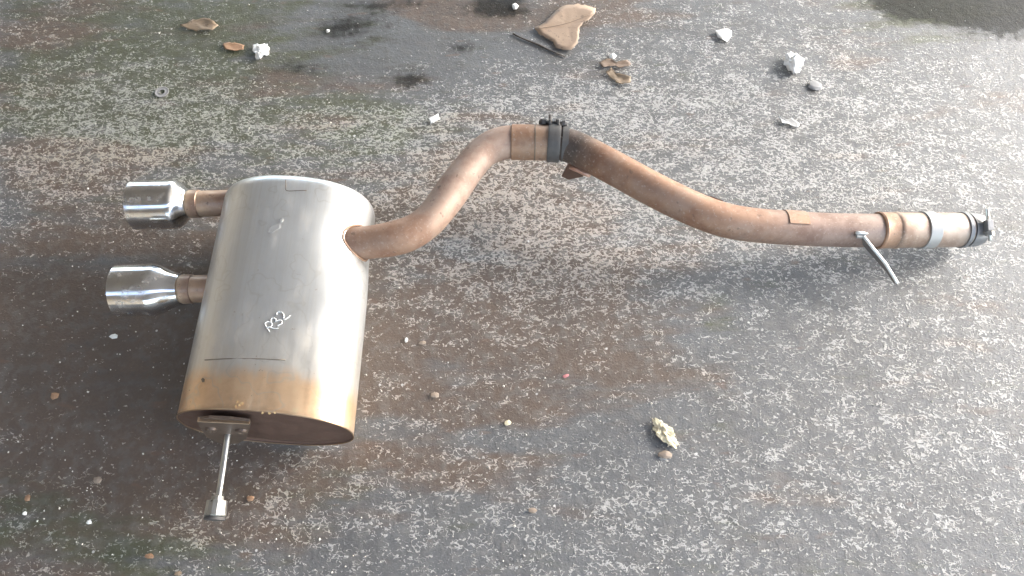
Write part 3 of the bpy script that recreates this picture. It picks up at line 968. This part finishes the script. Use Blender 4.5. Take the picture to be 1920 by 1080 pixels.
tw = tube_mesh('twig', [at(x, y, 0.0012) for x, y in ((962, 63), (975, 70), (992, 77), (1010, 84), (1028, 93), (1044, 100), (1060, 107))], [0.0022, 0.0018, 0.0022, 0.0024, 0.0021, 0.0018, 0.0012], 8)
b_ = at(1010, 84, 0); thing_mesh('twig', tw, M_twig, b_, 'thin dark twig lying below the large tan leaf', 'twig')

lump('paper_scrap', 1358, 66, 30, 28, 0.012, M_paper, 'smooth white scrap at the top right, left of the crumpled one with a shadow', 'paper scrap', 3, 1, 0.5, 0.4)
lump('crumpled_paper', 1485, 122, 32, 30, 0.026, M_paper, 'white and cream crumpled paper ball casting a dark shadow to its left', 'paper scrap', 5, 3, 0.75)
lump('crumpled_paper', 491, 97, 25, 24, 0.014, M_paper, 'round white crumpled scrap on the dark upper left of the slab', 'paper scrap', 8, 3, 0.8)
lump('paint_chip', 965, 13, 14, 13, 0.007, M_paper, 'small white chip on the black oil stain left of the large tan leaf', 'chip', 11, 1, 0.5)
lump('grey_stone', 1528, 162, 26, 17, 0.008, M_grey, 'flat grey stone right below the crumpled paper ball', 'stone', 14, 2, 0.3)
lump('brown_pebble', 1247, 853, 28, 15, 0.007, M_pebble, 'flat brown pebble just below the cream crumpled wrapper', 'stone', 15, 2, 0.25)
lump('crumpled_wrapper', 1244, 812, 24, 46, 0.012, M_cream, 'crumpled cream wrapper on the grey slab at lower right', 'wrapper', 9, 4, 0.9, R(38))
leaf('plastic_chip', [(803, 221), (821, 214), (825, 223), (808, 231)], M_paper, 'small white rectangular chip above the bent pipe', 'chip', 0.002, 0.0014, 0.003, 4)
leaf('wood_chip', [(338, 48), (352, 44), (362, 37), (384, 36), (400, 40), (408, 48), (398, 56), (376, 57), (352, 54)], M_wood, 'tan wood chip near the top left corner of the slab', 'wood chip', 0.008, 0.0016, 0.004, 6)
leaf('leaf_scrap', [(417, 84), (430, 80), (446, 81), (457, 85), (456, 93), (440, 96), (424, 94)], M_orange, 'orange brown scrap left of the round white crumpled scrap', 'leaf scrap', 0.004, 0.0008, 0.002, 7)
leaf('leaf_scrap', [(1122, 118), (1140, 111), (1156, 117), (1176, 113), (1183, 121), (1166, 127), (1148, 124), (1130, 127)], M_leaf2, 'torn brown leaf scrap with a white crumb below the large tan leaf', 'leaf scrap', 0.006, 0.0008, 0.003, 12)
lump('white_crumb', 1148, 108, 13, 13, 0.010, M_paper, 'white crumb on the upper edge of the torn brown leaf scrap', 'crumb', 21, 1, 0.5)
leaf('leaf_scrap', [(1136, 136), (1146, 130), (1156, 138), (1168, 142), (1183, 146), (1182, 156), (1166, 159), (1155, 155), (1146, 146)], M_wood, 'curled tan leaf scrap, lower of the two below the large leaf', 'leaf scrap', 0.010, 0.0008, 0.003, 15)
leaf('paper_shred', [(1460, 219), (1472, 224), (1486, 222), (1500, 232), (1494, 240), (1478, 234), (1464, 230)], M_pale, 'pale torn shred below the crumpled paper ball', 'paper scrap', 0.004, 0.0008, 0.002, 17)
lump('red_scrap', 1061, 705, 17, 7, 0.003, M_red, 'tiny pinkish red scrap on the slab below the pipe', 'scrap', 31, 1, 0.4, 0.3)
lump('white_crumb', 762, 638, 7, 11, 0.006, M_paper, 'tiny white crumb on the slab right of the muffler', 'crumb', 33, 1, 0.4)
lump('brown_pebble', 792, 643, 16, 9, 0.004, M_pebble, 'small tan flake beside the white crumb right of the muffler', 'stone', 35, 1, 0.3)
lump('brown_pebble', 816, 741, 17, 12, 0.005, M_pebble, 'tan pebble right of the straw coloured end of the muffler', 'stone', 37, 1, 0.3)
lump('brown_pebble', 952, 793, 15, 11, 0.005, M_cream, 'pale tan pebble in the open slab below the bent pipe', 'stone', 39, 1, 0.3)
lump('brown_pebble', 999, 957, 20, 11, 0.005, M_pebble, 'flat tan pebble at the bottom middle of the slab', 'stone', 41, 1, 0.3)
lump('orange_pebble', 103, 742, 17, 14, 0.006, M_orange, 'orange brown pebble on the dark left side of the slab', 'stone', 43, 1, 0.35)
lump('orange_pebble', 52, 934, 12, 14, 0.005, M_orange, 'orange brown pebble near the lower left corner', 'stone', 45, 1, 0.35)
lump('orange_pebble', 280, 1043, 19, 11, 0.005, M_orange, 'orange brown pebble at the bottom left, below the hanger stopper', 'stone', 47, 1, 0.35)
lump('orange_pebble', 335, 1075, 16, 10, 0.005, M_wood, 'yellowish pebble cut by the bottom edge of the photo', 'stone', 49, 1, 0.35)
lump('orange_pebble', 469, 935, 15, 12, 0.005, M_orange, 'orange brown pebble right of the hanger stopper', 'stone', 51, 1, 0.35)
lump('brown_pebble', 183, 900, 20, 15, 0.005, M_pebble, 'brown pebble left of the hanger pin', 'stone', 53, 1, 0.35)
lump('white_crumb', 214, 631, 17, 10, 0.007, M_paper, 'white crumb on the dark slab below the lower chrome tip', 'crumb', 55, 1, 0.5)
lump('white_crumb', 47, 963, 9, 8, 0.006, M_paper, 'white crumb near the lower left corner of the slab', 'crumb', 57, 1, 0.5)
lump('white_crumb', 168, 979, 11, 9, 0.006, M_paper, 'white crumb left of the hanger stopper at lower left', 'crumb', 59, 1, 0.5)
lump('white_crumb', 615, 58, 8, 6, 0.005, M_paper, 'white crumb on the dark stained slab between wood chip and large leaf', 'crumb', 61, 1, 0.5)

# bottle-cap like ring at the upper left
c_ = at(304, 173, 0.0)
thing_mesh('metal_ring', lathe_mesh('metal_ring', c_, Vector((0, 0, 1)), [(0.0003, 0.007), (0.0003, 0.0155), (0.0016, 0.016), (0.002, 0.0145), (0.0012, 0.013), (0.0012, 0.008), (0.0018, 0.007)], 28), M_grey, c_,
           'small dull grey ring lying on the slab at the upper left', 'ring')

# loose grit
V, F = [], []
for i in range(900):
    px, py = random.uniform(-40, 1960), random.uniform(-20, 1100)
    p = at(px, py, 0.0)
    s = random.uniform(0.0007, 0.0017) * (1.0 if random.random() < 0.93 else 1.7)
    a0 = random.uniform(0, 6.28)
    b0 = len(V)
    for k in range(4):
        a = a0 + k * math.pi / 2
        r_ = s * random.uniform(0.7, 1.4)
        V.append(p + Vector((math.cos(a) * r_, math.sin(a) * r_, -0.001)))
    V.append(p + Vector((random.uniform(-.3, .3) * s, random.uniform(-.3, .3) * s, s * random.uniform(0.7, 1.2))))
    for k in range(4): F.append((b0 + k, b0 + (k + 1) % 4, b0 + 4))
grit = link('grit', mesh_of('grit', V, F, False), simple('grit', (0.55, 0.52, 0.47), 0.7, 0.0, 0.35, 15.0, 0.1))
tag(grit, 'pale grit scattered over the worn slab', 'grit', kind='stuff')
